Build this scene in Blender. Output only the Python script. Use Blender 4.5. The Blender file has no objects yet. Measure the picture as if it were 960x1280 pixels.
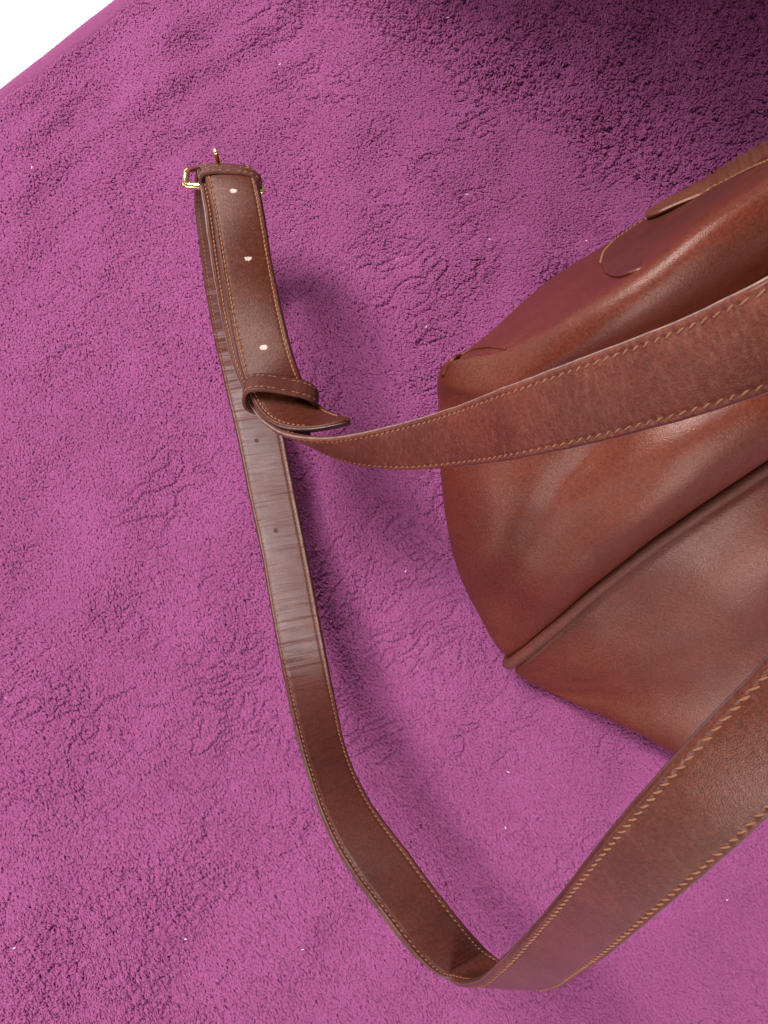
import bpy, bmesh, math, random
import numpy as np
from mathutils import Vector, Matrix, Euler
from mathutils.bvhtree import BVHTree

random.seed(7)
rng = np.random.default_rng(11)
sc = bpy.context.scene
COL = sc.collection

# ------------------------------------------------------------------ camera
D, TILT, FPX = 0.50, math.radians(5.0), 960.0
CAM = np.array([0.0, -D * math.sin(TILT), D * math.cos(TILT)])
FWD = np.array([0.0, math.sin(TILT), -math.cos(TILT)])
UPV = np.array([0.0, math.cos(TILT), math.sin(TILT)])
cd = bpy.data.cameras.new("camera")
cam = bpy.data.objects.new("camera", cd)
COL.objects.link(cam)
cd.sensor_fit = 'VERTICAL'
cd.sensor_height = 36.0
cd.lens = 27.0
cd.clip_start = 0.01
cd.clip_end = 50
cam.location = CAM
cam.rotation_euler = (TILT, 0, 0)
sc.camera = cam

# ------------------------------------------------------------------ world and lamps
w = bpy.data.worlds.new("World")
sc.world = w
w.use_nodes = True
w.node_tree.nodes["Background"].inputs[0].default_value = (1.0, 0.9, 0.88, 1)
w.node_tree.nodes["Background"].inputs[1].default_value = 0.135

LDIR = np.array([0.85, -0.53, 0.0])
LDIR /= np.linalg.norm(LDIR)
ELEV = math.radians(50)
LVEC = np.array([LDIR[0] * math.cos(ELEV), LDIR[1] * math.cos(ELEV), -math.sin(ELEV)])


def area(name, loc, target, size, power, col):
    l = bpy.data.lights.new(name, 'AREA')
    l.shape = 'DISK'
    l.size = size
    l.energy = power
    l.color = col
    o = bpy.data.objects.new(name, l)
    COL.objects.link(o)
    o.location = loc
    o.rotation_euler = (Vector(target) - Vector(loc)).to_track_quat('-Z', 'Y').to_euler()
    return o


BOARD = np.array([-0.115, 0.436, 0.0])      # foot of the added shade board's edge, past the top of the frame
k = BOARD - LDIR * 1.55
area("key_lamp", (k[0], k[1], 1.75), (0.05, 0.05, 0), 0.46, 24, (1.0, 0.97, 0.95))
k = BOARD - LDIR * 0.85
area("overhead_lamp", (k[0], k[1], 1.65), (0.05, 0.0, 0), 0.9, 38, (0.98, 0.97, 1.0))
area("left_sheen_lamp", (-1.35, -1.1, 0.44), (0.1, 0.0, 0.1), 0.75, 6.5, (1.0, 0.97, 0.98))  # unseen low lamp added for sheen on the bag's left bulge
area("front_sheen_lamp", (0.27, -1.35, 1.02), (0.2, 0.0, 0.1), 0.65, 14.5, (1.0, 0.97, 0.98))  # unseen lamp added to put a highlight on the lower panel
sc.view_settings.view_transform = 'Standard'
sc.view_settings.look = 'None'
sc.view_settings.gamma = 1
sc.view_settings.exposure = 0.7
sc.view_settings.use_curve_mapping = False


# ------------------------------------------------------------------ helpers
def P(px, py, z):
    d = (px - 480) / FPX * np.array([1.0, 0, 0]) + (640 - py) / FPX * UPV + FWD
    s = (z - CAM[2]) / d[2]
    return CAM + d * s


def ray(px, py):
    d = (px - 480) / FPX * np.array([1.0, 0, 0]) + (640 - py) / FPX * UPV + FWD
    return Vector(CAM), Vector(d).normalized()


def hash2(ix, iy, seed):
    n = (ix.astype(np.int64) * 374761393 + iy.astype(np.int64) * 668265263 + seed * 974711) & 0x7fffffff
    n = ((n ^ (n >> 13)) * 1274126177) & 0x7fffffff
    n = n ^ (n >> 16)
    return (n & 0xffff) / 65535.0


def vnoise(x, y, seed=0):
    x = np.asarray(x, float); y = np.asarray(y, float)
    ix = np.floor(x); iy = np.floor(y)
    fx = x - ix; fy = y - iy
    fx = fx * fx * fx * (fx * (fx * 6 - 15) + 10); fy = fy * fy * fy * (fy * (fy * 6 - 15) + 10)
    a = hash2(ix, iy, seed); b = hash2(ix + 1, iy, seed)
    c = hash2(ix, iy + 1, seed); d = hash2(ix + 1, iy + 1, seed)
    return (a * (1 - fx) + b * fx) * (1 - fy) + (c * (1 - fx) + d * fx) * fy - 0.5


def fbm(x, y, seed=0, octv=3):
    r = 0; a = 1.0
    for k in range(octv):
        r = r + a * vnoise(x * 2 ** k, y * 2 ** k, seed + k * 17)
        a *= 0.5
    return r


def link(name, me, parent=None, mats=()):
    o = bpy.data.objects.new(name, me)
    COL.objects.link(o)
    for m in mats:
        me.materials.append(m)
    if parent is not None:
        o.parent = parent
    return o


def mesh_obj(name, verts, faces, parent=None, mats=(), smooth=True, fm=None, uvs=None):
    me = bpy.data.meshes.new(name)
    me.from_pydata([tuple(map(float, v)) for v in verts], [], faces)
    if smooth:
        me.polygons.foreach_set("use_smooth", [True] * len(me.polygons))
    if fm is not None:
        me.polygons.foreach_set("material_index", fm)
    if uvs is not None:
        ul = me.uv_layers.new(name="UVMap")
        li = np.zeros(len(me.loops), int)
        me.loops.foreach_get("vertex_index", li)
        ul.data.foreach_set("uv", np.asarray(uvs, float)[li].ravel())
    me.update()
    return link(name, me, parent, mats)


def thing(name, label, cat, loc=(0, 0, 0), group=None):
    o = bpy.data.objects.new(name, None)
    COL.objects.link(o)
    o.empty_display_size = 0.02
    o.location = loc
    o['label'] = label
    o['category'] = cat
    if group:
        o['group'] = group
    return o


def spline(ts, pts, t):
    """non-uniform Catmull-Rom through pts (k,3) at params ts"""
    ts = np.asarray(ts, float); pts = np.asarray(pts, float); t = np.asarray(t, float)
    n = len(ts)
    m = np.zeros_like(pts)
    d = (pts[1:] - pts[:-1]) / (ts[1:] - ts[:-1])[:, None]
    m[0] = d[0]; m[-1] = d[-1]
    h = ts[1:] - ts[:-1]
    m[1:-1] = (d[:-1] * h[1:, None] + d[1:] * h[:-1, None]) / (h[1:] + h[:-1])[:, None]
    i = np.clip(np.searchsorted(ts, t, side='right') - 1, 0, n - 2)
    hh = h[i][:, None]
    s = ((t - ts[i]) / h[i])[:, None]
    return ((2 * s**3 - 3 * s**2 + 1) * pts[i] + (s**3 - 2 * s**2 + s) * hh * m[i]
            + (-2 * s**3 + 3 * s**2) * pts[i + 1] + (s**3 - s**2) * hh * m[i + 1])


def tube_data(path, radius, sides=8, cap=True):
    path = np.asarray(path, float)
    n = len(path)
    rad = np.full(n, radius) if np.isscalar(radius) else np.asarray(radius, float)
    tan = np.gradient(path, axis=0)
    tan /= np.linalg.norm(tan, axis=1)[:, None] + 1e-12
    ref = np.array([0, 0, 1.0]) if abs(tan[0][2]) < 0.9 else np.array([1.0, 0, 0])
    verts = []; faces = []
    a = np.cross(tan[0], ref); a /= np.linalg.norm(a)
    for i in range(n):
        a = a - tan[i] * np.dot(a, tan[i]); a /= np.linalg.norm(a)
        b = np.cross(tan[i], a)
        for k in range(sides):
            th = 2 * math.pi * k / sides
            verts.append(path[i] + rad[i] * (math.cos(th) * a + math.sin(th) * b))
    for i in range(n - 1):
        for k in range(sides):
            k2 = (k + 1) % sides
            faces.append((i * sides + k, i * sides + k2, (i + 1) * sides + k2, (i + 1) * sides + k))
    if cap:
        faces.append(tuple(range(sides))[::-1])
        faces.append(tuple((n - 1) * sides + k for k in range(sides)))
    return verts, faces


def merge(parts):
    V = []; F = []
    for v, f in parts:
        o = len(V)
        V.extend(v)
        F.extend([tuple(i + o for i in q) for q in f])
    return V, F


# ------------------------------------------------------------------ materials
def new_mat(name):
    m = bpy.data.materials.new(name)
    m.use_nodes = True
    nt = m.node_tree
    b = nt.nodes["Principled BSDF"]
    return m, nt, b


def N(nt, kind, **kw):
    n = nt.nodes.new(kind)
    for k, v in kw.items():
        if k == 'ins':
            for kk, vv in v.items():
                n.inputs[kk].default_value = vv
        else:
            setattr(n, k, v)
    return n


def ramp(nt, stops):
    r = nt.nodes.new('ShaderNodeValToRGB')
    els = r.color_ramp.elements
    while len(els) < len(stops):
        els.new(0.5)
    for e, (p, c) in zip(els, stops):
        e.position = p
        e.color = c if len(c) == 4 else (*c, 1)
    return r


def leather(name, c1, c2, rough=0.42, grain=1500, bump=0.25, wrinkle=0.0, spec=0.5, coat=0.0, scratch=0.0, tint=(1.0, 0.84, 0.76)):
    m, nt, b = new_mat(name)
    L = nt.links
    tc = N(nt, 'ShaderNodeTexCoord')
    n1 = N(nt, 'ShaderNodeTexNoise', ins={'Scale': 38, 'Detail': 5, 'Roughness': 0.6})
    L.new(tc.outputs['Object'], n1.inputs['Vector'])
    r1 = ramp(nt, [(0.3, c1), (0.72, c2)])
    L.new(n1.outputs['Fac'], r1.inputs['Fac'])
    # rubbed pores: small lighter flecks on the grain
    v = N(nt, 'ShaderNodeTexVoronoi', feature='DISTANCE_TO_EDGE', ins={'Scale': grain})
    L.new(tc.outputs['Object'], v.inputs['Vector'])
    n3 = N(nt, 'ShaderNodeTexNoise', ins={'Scale': grain * 0.55, 'Detail': 3, 'Roughness': 0.7})
    L.new(tc.outputs['Object'], n3.inputs['Vector'])
    add = N(nt, 'ShaderNodeMath', operation='MULTIPLY_ADD', ins={1: 0.8})
    L.new(v.outputs['Distance'], add.inputs[0]); L.new(n3.outputs['Fac'], add.inputs[2])
    bp = N(nt, 'ShaderNodeBump', ins={'Strength': bump, 'Distance': 0.0006})
    L.new(add.outputs[0], bp.inputs['Height'])
    last = bp
    mixc = N(nt, 'ShaderNodeMix', data_type='RGBA', blend_type='MULTIPLY', ins={0: 0.8})
    rr = ramp(nt, [(0.35, (0.55, 0.5, 0.5)), (0.65, (1.15, 1.15, 1.15))])
    L.new(n3.outputs['Fac'], rr.inputs['Fac'])
    L.new(r1.outputs['Color'], mixc.inputs['A']); L.new(rr.outputs['Color'], mixc.inputs['B'])
    colout = mixc.outputs['Result']
    if wrinkle or scratch:
        uv = N(nt, 'ShaderNodeUVMap', uv_map='UVMap')
        mp = N(nt, 'ShaderNodeMapping', ins={'Scale': (85, 22, 1)})
        L.new(uv.outputs['UV'], mp.inputs['Vector'])
        nw = N(nt, 'ShaderNodeTexNoise', ins={'Scale': 1.0, 'Detail': 1, 'Roughness': 0.5, 'Distortion': 0.4})
        L.new(mp.outputs['Vector'], nw.inputs['Vector'])
        if wrinkle:
            b2 = N(nt, 'ShaderNodeBump', ins={'Strength': wrinkle, 'Distance': 0.0022})
            L.new(nw.outputs['Fac'], b2.inputs['Height'])
            L.new(bp.outputs['Normal'], b2.inputs['Normal'])
            mp3 = N(nt, 'ShaderNodeMapping', ins={'Scale': (210, 14, 1)})
            L.new(uv.outputs['UV'], mp3.inputs['Vector'])
            nw3 = N(nt, 'ShaderNodeTexNoise', ins={'Scale': 1.0, 'Detail': 2, 'Roughness': 0.5, 'Distortion': 0.3})
            L.new(mp3.outputs['Vector'], nw3.inputs['Vector'])
            b3 = N(nt, 'ShaderNodeBump', ins={'Strength': wrinkle, 'Distance': 0.0024})
            L.new(nw3.outputs['Fac'], b3.inputs['Height'])
            L.new(b2.outputs['Normal'], b3.inputs['Normal'])
            last = b3
        if scratch:
            mp2 = N(nt, 'ShaderNodeMapping', ins={'Scale': (420, 150, 1)})
            L.new(uv.outputs['UV'], mp2.inputs['Vector'])
            ns = N(nt, 'ShaderNodeTexNoise', ins={'Scale': 1.0, 'Detail': 4, 'Roughness': 0.7})
            L.new(mp2.outputs['Vector'], ns.inputs['Vector'])
            rs = ramp(nt, [(0.5, (0, 0, 0)), (0.75, (1, 1, 1))])
            L.new(ns.outputs['Fac'], rs.inputs['Fac'])
            ms = N(nt, 'ShaderNodeMath', operation='MULTIPLY', ins={1: scratch})
            L.new(rs.outputs['Color'], ms.inputs[0])
            mx = N(nt, 'ShaderNodeMix', data_type='RGBA')
            mx.inputs['B'].default_value = (0.42, 0.25, 0.17, 1)
            L.new(ms.outputs[0], mx.inputs[0]); L.new(colout, mx.inputs['A'])
            colout = mx.outputs['Result']
    L.new(colout, b.inputs['Base Color'])
    L.new(last.outputs['Normal'], b.inputs['Normal'])
    nr = N(nt, 'ShaderNodeTexNoise', ins={'Scale': 60, 'Detail': 3})
    L.new(tc.outputs['Object'], nr.inputs['Vector'])
    mr = N(nt, 'ShaderNodeMapRange', ins={3: rough - 0.07, 4: rough + 0.1})
    L.new(nr.outputs['Fac'], mr.inputs[0])
    L.new(mr.outputs[0], b.inputs['Roughness'])
    b.inputs['Specular IOR Level'].default_value = spec
    b.inputs['Specular Tint'].default_value = (*tint, 1)
    b.inputs['Coat Weight'].default_value = coat
    b.inputs['Coat Roughness'].default_value = 0.35
    return m


def plain(name, col, rough=0.6, metal=0.0, bump=0, bscale=800, var=0.15):
    m, nt, b = new_mat(name)
    L = nt.links
    tc = N(nt, 'ShaderNodeTexCoord')
    n = N(nt, 'ShaderNodeTexNoise', ins={'Scale': bscale * 0.4, 'Detail': 3})
    L.new(tc.outputs['Object'], n.inputs['Vector'])
    lo = tuple(c * (1 - var) for c in col); hi = tuple(min(1, c * (1 + var)) for c in col)
    r = ramp(nt, [(0.3, lo), (0.7, hi)])
    L.new(n.outputs['Fac'], r.inputs['Fac'])
    L.new(r.outputs['Color'], b.inputs['Base Color'])
    b.inputs['Roughness'].default_value = rough
    b.inputs['Metallic'].default_value = metal
    if bump:
        bp = N(nt, 'ShaderNodeBump', ins={'Strength': bump, 'Distance': 0.0004})
        n2 = N(nt, 'ShaderNodeTexNoise', ins={'Scale': bscale, 'Detail': 3})
        L.new(tc.outputs['Object'], n2.inputs['Vector'])
        L.new(n2.outputs['Fac'], bp.inputs['Height'])
        L.new(bp.outputs['Normal'], b.inputs['Normal'])
    return m


M_BAG = leather("bag_leather", (0.092, 0.0162, 0.0070), (0.118, 0.0215, 0.0094), rough=0.39, spec=0.44, grain=1300, bump=0.31)
M_PIPE = leather("piping_leather", (0.075, 0.0158, 0.009), (0.105, 0.0235, 0.0135), rough=0.6, grain=1500, bump=0.4)
M_FLAP = leather("flap_leather", (0.07, 0.0132, 0.0064), (0.098, 0.020, 0.0094), rough=0.42, grain=1600, bump=0.15)
M_STRAP = leather("strap_leather", (0.055, 0.0112, 0.0056), (0.086, 0.0182, 0.009), rough=0.40, grain=1500, bump=0.26, scratch=0.06, spec=0.25)
M_STRAPW = leather("worn_strap_leather", (0.078, 0.0158, 0.008), (0.125, 0.029, 0.0155), rough=0.42, grain=1400, bump=0.24, scratch=0.11, spec=0.26)
M_STACK = leather("belt_leather", (0.06, 0.015, 0.01), (0.085, 0.021, 0.014), rough=0.5, spec=0.25, grain=1800, bump=0.2, scratch=0.06)
M_LINING = leather("lining_leather", (0.058, 0.0125, 0.008), (0.085, 0.019, 0.0115), rough=0.45, grain=1500, bump=0.12, wrinkle=0.42, spec=0.38, tint=(1, 0.95, 0.95))
M_EDGE = plain("burnished_edge", (0.05, 0.02, 0.018), 0.42, bump=0.4, bscale=900)
M_EDGE_WORN = plain("worn_edge", (0.15, 0.09, 0.075), 0.5, bump=0.5, bscale=900, var=0.35)
M_TAB = leather("tan_leather", (0.105, 0.026, 0.012), (0.155, 0.046, 0.022), rough=0.42, grain=1300, bump=0.2)  # on the tab, the lighter tan partly stands in for a fold's highlight
M_THREAD = plain("orange_thread", (0.22, 0.08, 0.033), 0.85, bump=0.6, bscale=3500, var=0.3)
M_BRASS = plain("polished_brass", (0.86, 0.68, 0.3), 0.2, 1.0, var=0.05)
M_HOLE = plain("hole_core", (0.45, 0.33, 0.29), 0.9, bump=0.5, bscale=2500, var=0.25)
M_DARKHOLE = plain("hole_dark", (0.02, 0.012, 0.01), 0.9)
M_DARKTRIM = plain("black_edge_paint", (0.012, 0.012, 0.02), 0.3)
M_WHITE = plain("white_laminate", (0.9, 0.9, 0.9), 0.5, var=0.01)
M_LINT = plain("white_lint", (0.72, 0.6, 0.7), 0.9)
M_SHADE_BOARD = plain("shade_board_finish", (0.42, 0.35, 0.3), 0.6, bump=0.2, bscale=60)  # for the added board that blocks the lamps


def towel_mat(name, dark, light, instanced):
    m, nt, b = new_mat(name)
    L = nt.links
    if instanced:
        at = N(nt, 'ShaderNodeAttribute', attribute_name='tone', attribute_type='INSTANCER')
        r = ramp(nt, [(0.0, dark), (1.0, light)])
        L.new(at.outputs['Fac'], r.inputs['Fac'])
    else:
        tc = N(nt, 'ShaderNodeTexCoord')
        n = N(nt, 'ShaderNodeTexNoise', ins={'Scale': 500, 'Detail': 3})
        L.new(tc.outputs['Object'], n.inputs['Vector'])
        r = ramp(nt, [(0.3, dark), (0.7, light)])
        L.new(n.outputs['Fac'], r.inputs['Fac'])
    L.new(r.outputs['Color'], b.inputs['Base Color'])
    b.inputs['Roughness'].default_value = 0.9
    tr = N(nt, 'ShaderNodeBsdfTranslucent')
    L.new(r.outputs['Color'], tr.inputs['Color'])
    mxs = N(nt, 'ShaderNodeMixShader', ins={0: 0.45 if instanced else 0.0})
    L.new(b.outputs[0], mxs.inputs[1]); L.new(tr.outputs[0], mxs.inputs[2])
    L.new(mxs.outputs[0], nt.nodes['Material Output'].inputs['Surface'])
    b.inputs['Specular IOR Level'].default_value = 0.15
    b.inputs['Sheen Weight'].default_value = 0.5
    b.inputs['Sheen Roughness'].default_value = 0.4
    b.inputs['Sheen Tint'].default_value = (1.0, 0.6, 0.9, 1)
    return m


M_PILE = towel_mat("terry_pile", (0.39, 0.088, 0.256), (0.465, 0.117, 0.316), True)
M_CLOTH = towel_mat("terry_ground", (0.44, 0.12, 0.31), (0.5, 0.14, 0.35), False)
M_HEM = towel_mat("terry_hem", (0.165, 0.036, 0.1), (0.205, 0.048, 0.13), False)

# ------------------------------------------------------------------ setting: the white table top
tb = P(480, 640, 0)
tv = []
verts = [(-2, -2, -0.012), (2, -2, -0.012), (2, 2, -0.012), (-2, 2, -0.012),
         (-2, -2, -0.05), (2, -2, -0.05), (2, 2, -0.05), (-2, 2, -0.05)]
faces = [(0, 1, 2, 3), (7, 6, 5, 4), (0, 4, 5, 1), (1, 5, 6, 2), (2, 6, 7, 3), (3, 7, 4, 0)]
tt = mesh_obj("tabletop", verts, faces, None, [M_WHITE], smooth=False)
tt['kind'] = 'structure'
tt['label'] = 'bright white surface beyond the corner of the towel'

# ------------------------------------------------------------------ towel
E0 = P(0, 99, 0); E1 = P(127, 0, 0)
ES = (E1 - E0) / np.linalg.norm(E1 - E0)            # along the hem edge
EN = np.array([ES[1], -ES[0], 0.0])                  # inwards


def towel_xy(s, t):
    return E0[0] + ES[0] * s + EN[0] * t, E0[1] + ES[1] * s + EN[1] * t


def towel_h(x, y):
    h = 0.007 * fbm(x * 7, y * 7, 3, 2) + 0.0042 * fbm(x * 22 + y * 9, y * 26 - x * 8, 9, 2)
    # soft ridges running along the hem and down the left side
    s = (x - E0[0]) * ES[0] + (y - E0[1]) * ES[1]
    t = (x - E0[0]) * EN[0] + (y - E0[1]) * EN[1]
    wob = 0.03 * fbm(s * 6, t * 6, 41, 2)
    h = h + 0.0012 * np.sin((t + wob) / 0.034 * 2 * math.pi) * np.exp(-((t - 0.06) / 0.06) ** 2)
    wob2 = 0.05 * fbm(s * 5 + 7, t * 5, 51, 2)
    h = h + 0.0025 * np.sin((s * 0.6 + t * 0.8 + wob2) / 0.075 * 2 * math.pi) * 0.5
    return np.maximum(h - 0.003, -0.0078)


towel = thing("towel", "magenta terry towel with thick looped pile under the leather bag", "towel", tuple(E0))
off = Vector(E0)
ns, nt_ = 200, 200
S = np.linspace(-0.75, 0.75, ns); T = np.linspace(0.0142, 1.05, nt_)
SS, TT = np.meshgrid(S, T, indexing='ij')
X, Y = towel_xy(SS, TT)
Z = towel_h(X, Y)
Z = np.maximum(Z - 0.0005, -0.0092)
top = np.stack([X, Y, Z], -1).reshape(-1, 3) - E0
bot = top.copy(); bot[:, 2] = -0.0105
V = np.concatenate([top, bot])
F = []
n0 = ns * nt_
for i in range(ns - 1):
    for j in range(nt_ - 1):
        a = i * nt_ + j
        F.append((a, a + nt_, a + nt_ + 1, a + 1))
for i in range(ns - 1):
    a = i * nt_; F.append((a, a + n0, a + nt_ + n0, a + nt_))
    a = i * nt_ + nt_ - 1; F.append((a, a + nt_, a + nt_ + n0, a + n0))
for j in range(nt_ - 1):
    a = j; F.append((a, a + 1, a + 1 + n0, a + n0))
    a = (ns - 1) * nt_ + j; F.append((a, a + n0, a + 1 + n0, a + 1))
mesh_obj("cloth", V, F, towel, [M_CLOTH])

# hem: a flat folded band with fine ribs across the edge
hs = np.linspace(-0.35, 0.45, 1400)
prof = [(0.0000, -0.0095), (0.0003, -0.0065), (0.0014, -0.005), (0.005, -0.0047), (0.0095, -0.0046), (0.0125, -0.005), (0.014, -0.007), (0.014, -0.0095)]
V = []; F = []
for i, s in enumerate(hs):
    rib = 0.0004 * math.sin(s / 0.0016 * 2 * math.pi)
    for k, (t, z) in enumerate(prof):
        rr = rib if 0 < k < 6 else 0
        wob = 0.0015 * float(vnoise(np.array(s * 25), np.array(0.5), 5)) + 0.0006 * float(vnoise(np.array(s * 120), np.array(2.5), 8))
        x, y = towel_xy(s, t + wob)
        V.append((x - E0[0], y - E0[1], z + rr + 0.0005))
np_ = len(prof)
for i in range(len(hs) - 1):
    for k in range(np_ - 1):
        a = i * np_ + k
        F.append((a, a + 1, a + np_ + 1, a + np_))
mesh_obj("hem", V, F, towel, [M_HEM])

# pile: looped tufts, one object of instances
tuft_col = bpy.data.collections.new("tufts")


def make_tuft(seed, curly):
    r = random.Random(seed)
    parts = []
    for k in range(2):
        bx, by = r.uniform(-0.5, 0.5), (k - 0.5) * 0.75 + r.uniform(-0.15, 0.15)
        path = []
        if curly:
            nseg = 9
            hgt = r.uniform(2.0, 3.0); ln = r.uniform(1.3, 2.4); sw = r.uniform(-0.8, 0.8)
            for i in range(nseg):
                t = i / (nseg - 1)
                a = t * math.pi * 1.3
                path.append((bx + ln * (1 - math.cos(a)) * 0.55, by + sw * math.sin(a * 0.8) + 0.2 * math.sin(t * 8 + k),
                             -0.6 + hgt * math.sin(a * 0.72)))
            rad = [0.00046 + 0.00006 * math.sin(3 * i + seed) for i in range(nseg)]
        else:
            nseg = 8
            hgt = r.uniform(1.6, 2.2); ln = r.uniform(2.0, 3.2); sw = r.uniform(-0.35, 0.35)
            for i in range(nseg):
                t = i / (nseg - 1)
                path.append((bx + ln * (t ** 1.15), by + sw * t * t + 0.07 * math.sin(t * 11 + k * 2 + seed),
                             -0.7 + hgt * math.sin(min(1.0, t * 1.5) * math.pi * 0.5) * 1.0 - 0.9 * max(0, t - 0.6) ** 1.5 * 2))
            rad = [0.00043 + 0.00005 * math.sin(2.2 * i + seed) for i in range(nseg)]
            rad[-1] = 0.00024
        v, f = tube_data(np.array(path) * 0.001, rad, 5)
        parts.append((v, f))
    V, F = merge(parts)
    me = bpy.data.meshes.new("tuft")
    me.from_pydata([tuple(map(float, q)) for q in V], [], F)
    me.polygons.foreach_set("use_smooth", [True] * len(me.polygons))
    me.materials.append(M_PILE)
    o = bpy.data.objects.new("tuft_%02d" % seed, me)
    tuft_col.objects.link(o)


NF, NCU = 8, 8
for k in range(NF):
    make_tuft(k, False)
for k in range(NCU):
    make_tuft(NF + k, True)

SP = 0.00113
gs = np.arange(-0.46, 0.62, SP); gt = np.arange(0.0125, 0.95, SP)
GS, GT = np.meshgrid(gs, gt, indexing='ij')
GS = GS + SP * 0.5 * (np.arange(GS.shape[1])[None, :] % 2)
GS = (GS + rng.normal(0, SP * 0.25, GS.shape)).ravel(); GT = (GT + rng.normal(0, SP * 0.2, GT.shape)).ravel()
px_, py_ = towel_xy(GS, GT)
# keep what the picture and a step to the side can see
keep = (px_ > -0.33) & (px_ < 0.36) & (py_ > -0.40) & (py_ < 0.46)
px_, py_ = px_[keep], py_[keep]
# openness of the pile: combed flat in the middle, open and curly to the upper right and lower left
opn = 0.08 + 0.42 * fbm(px_ * 9, py_ * 9, 77, 2)
opn = opn + 1.0 / (1 + np.exp(-(((px_ - 0.0) * 0.53 + (py_ - 0.335) * 0.85) / 0.008)))
opn = opn + 0.55 / (1 + np.exp(((px_ + 0.2) * 0.6 + (py_ + 0.22) * 0.8) / 0.03))
edge_d = (px_ * 0.53 + (py_ - 0.335) * 0.85)
opn = opn - 0.35 * np.exp(-((edge_d + 0.05) / 0.04) ** 2)
opn = np.clip(opn, 0, 1)
thin = rng.uniform(0, 1, len(px_)) > 0.33 * (opn > 0.7)
px_, py_, opn = px_[thin], py_[thin], opn[thin]


def crack_field(x, y, k, seed):
    # ridges of a stretched noise: long partings that run up to the right
    a, b = x * 0.85 + y * 0.53, -x * 0.53 + y * 0.85
    wx = 0.010 * vnoise(x * 70, y * 70, seed + 5)
    return vnoise((a + wx) * k * 0.45, (b + wx) * k, seed)


def grad(fn, x, y, e=0.0005):
    g1 = (fn(x + e, y) - fn(x - e, y)) / (2 * e)
    g2 = (fn(x, y + e) - fn(x, y - e)) / (2 * e)
    return g1, g2


qx, qy = px_.copy(), py_.copy()
dz = np.zeros(len(px_)); edge = np.zeros(len(px_))
cross = np.zeros(len(px_))
flow = math.radians(-42) + 0.6 * fbm(px_ * 12, py_ * 12, 31, 2) + 0.3 * fbm(px_ * 70, py_ * 70, 37, 2)
for k, seed, amt, wd in ((85, 201, 0.55, 0.0009), (150, 231, 0.8, 0.0009), (240, 261, 0.8, 0.0008)):
    fn = lambda x, y: crack_field(x, y, k, seed)
    c = fn(px_, py_); g1, g2 = grad(fn, px_, py_)
    gl = np.hypot(g1, g2) + 1e-6
    dist = np.abs(c) / gl
    m = amt * np.clip(0.35 + 2.4 * vnoise(px_ * 34, py_ * 34, seed + 9), 0, 1) * np.clip(0.55 + 1.5 * fbm(px_ * 8, py_ * 8, seed + 3, 1), 0.15, 1)
    st = np.exp(-(dist / wd) ** 2) * m
    dz = dz - 0.0014 * st + 0.0009 * np.exp(-dist / 0.005) * np.sign(c) * m * (k < 100)
    edge = np.maximum(edge, st)
    c_tip = fn(px_ + 0.002 * np.cos(flow), py_ + 0.002 * np.sin(flow))
    cross = np.maximum(cross, (np.sign(c_tip) != np.sign(c)) * m)


def clump(x, y):
    return vnoise(x * 150, y * 150, 21) + 0.7 * vnoise(x * 280, y * 280, 25)


gx, gy = grad(clump, px_, py_)
k_ = 0.4e-6 + 6.0e-6 * opn
qx = qx + gx * k_; qy = qy + gy * k_
qz = towel_h(qx, qy) + dz + 0.0007 * vnoise(px_ * 85 + 3, py_ * 85, 28) + 0.0009 * clump(px_, py_) * (0.12 + 1.3 * opn) + 0.0004
rz = flow + rng.normal(0, 0.16 + 1.3 * opn ** 1.5, len(px_))
lean = 0.12 - 0.35 * edge + rng.normal(0, 0.06 + 0.28 * opn, len(px_))
roll = rng.normal(0, 0.12 + 0.3 * opn, len(px_))
scl = (0.9 + 0.5 * opn) * rng.uniform(0.82, 1.18, len(px_)) * (1 - 0.45 * np.clip(np.maximum(cross, edge), 0, 1))
curly = rng.uniform(0, 1, len(px_)) < np.clip((opn - 0.3) * 1.8, 0, 1)
idx = np.where(curly, NF + rng.integers(0, NCU, len(px_)), rng.integers(0, NF, len(px_)))
tone = np.clip(0.5 + 0.2 * rng.normal(0, 1, len(px_)) + 0.35 * fbm(px_ * 30, py_ * 30, 61, 2), 0, 1)
pm = bpy.data.meshes.new("pile")
pts = np.stack([qx - E0[0], qy - E0[1], qz], -1)
pm.from_pydata(pts.tolist(), [], [])
a = pm.attributes.new("rot", 'FLOAT_VECTOR', 'POINT')
a.data.foreach_set("vector", np.stack([roll, lean, rz], -1).astype(np.float32).ravel())
a = pm.attributes.new("scl", 'FLOAT', 'POINT'); a.data.foreach_set("value", scl.astype(np.float32))
a = pm.attributes.new("tone", 'FLOAT', 'POINT'); a.data.foreach_set("value", tone.astype(np.float32))
a = pm.attributes.new("idx", 'INT', 'POINT'); a.data.foreach_set("value", idx.astype(np.int32))
pile = link("pile", pm, towel, [M_PILE])
pile['kind'] = 'stuff'
ng = bpy.data.node_groups.new("loop_pile", 'GeometryNodeTree')
ng.interface.new_socket("Geometry", in_out='INPUT', socket_type='NodeSocketGeometry')
ng.interface.new_socket("Geometry", in_out='OUTPUT', socket_type='NodeSocketGeometry')
gi = ng.nodes.new('NodeGroupInput'); go = ng.nodes.new('NodeGroupOutput')
ci = ng.nodes.new('GeometryNodeCollectionInfo')
ci.inputs['Collection'].default_value = tuft_col
ci.inputs['Separate Children'].default_value = True
ci.inputs['Reset Children'].default_value = True
ip = ng.nodes.new('GeometryNodeInstanceOnPoints')
ip.inputs['Pick Instance'].default_value = True


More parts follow.
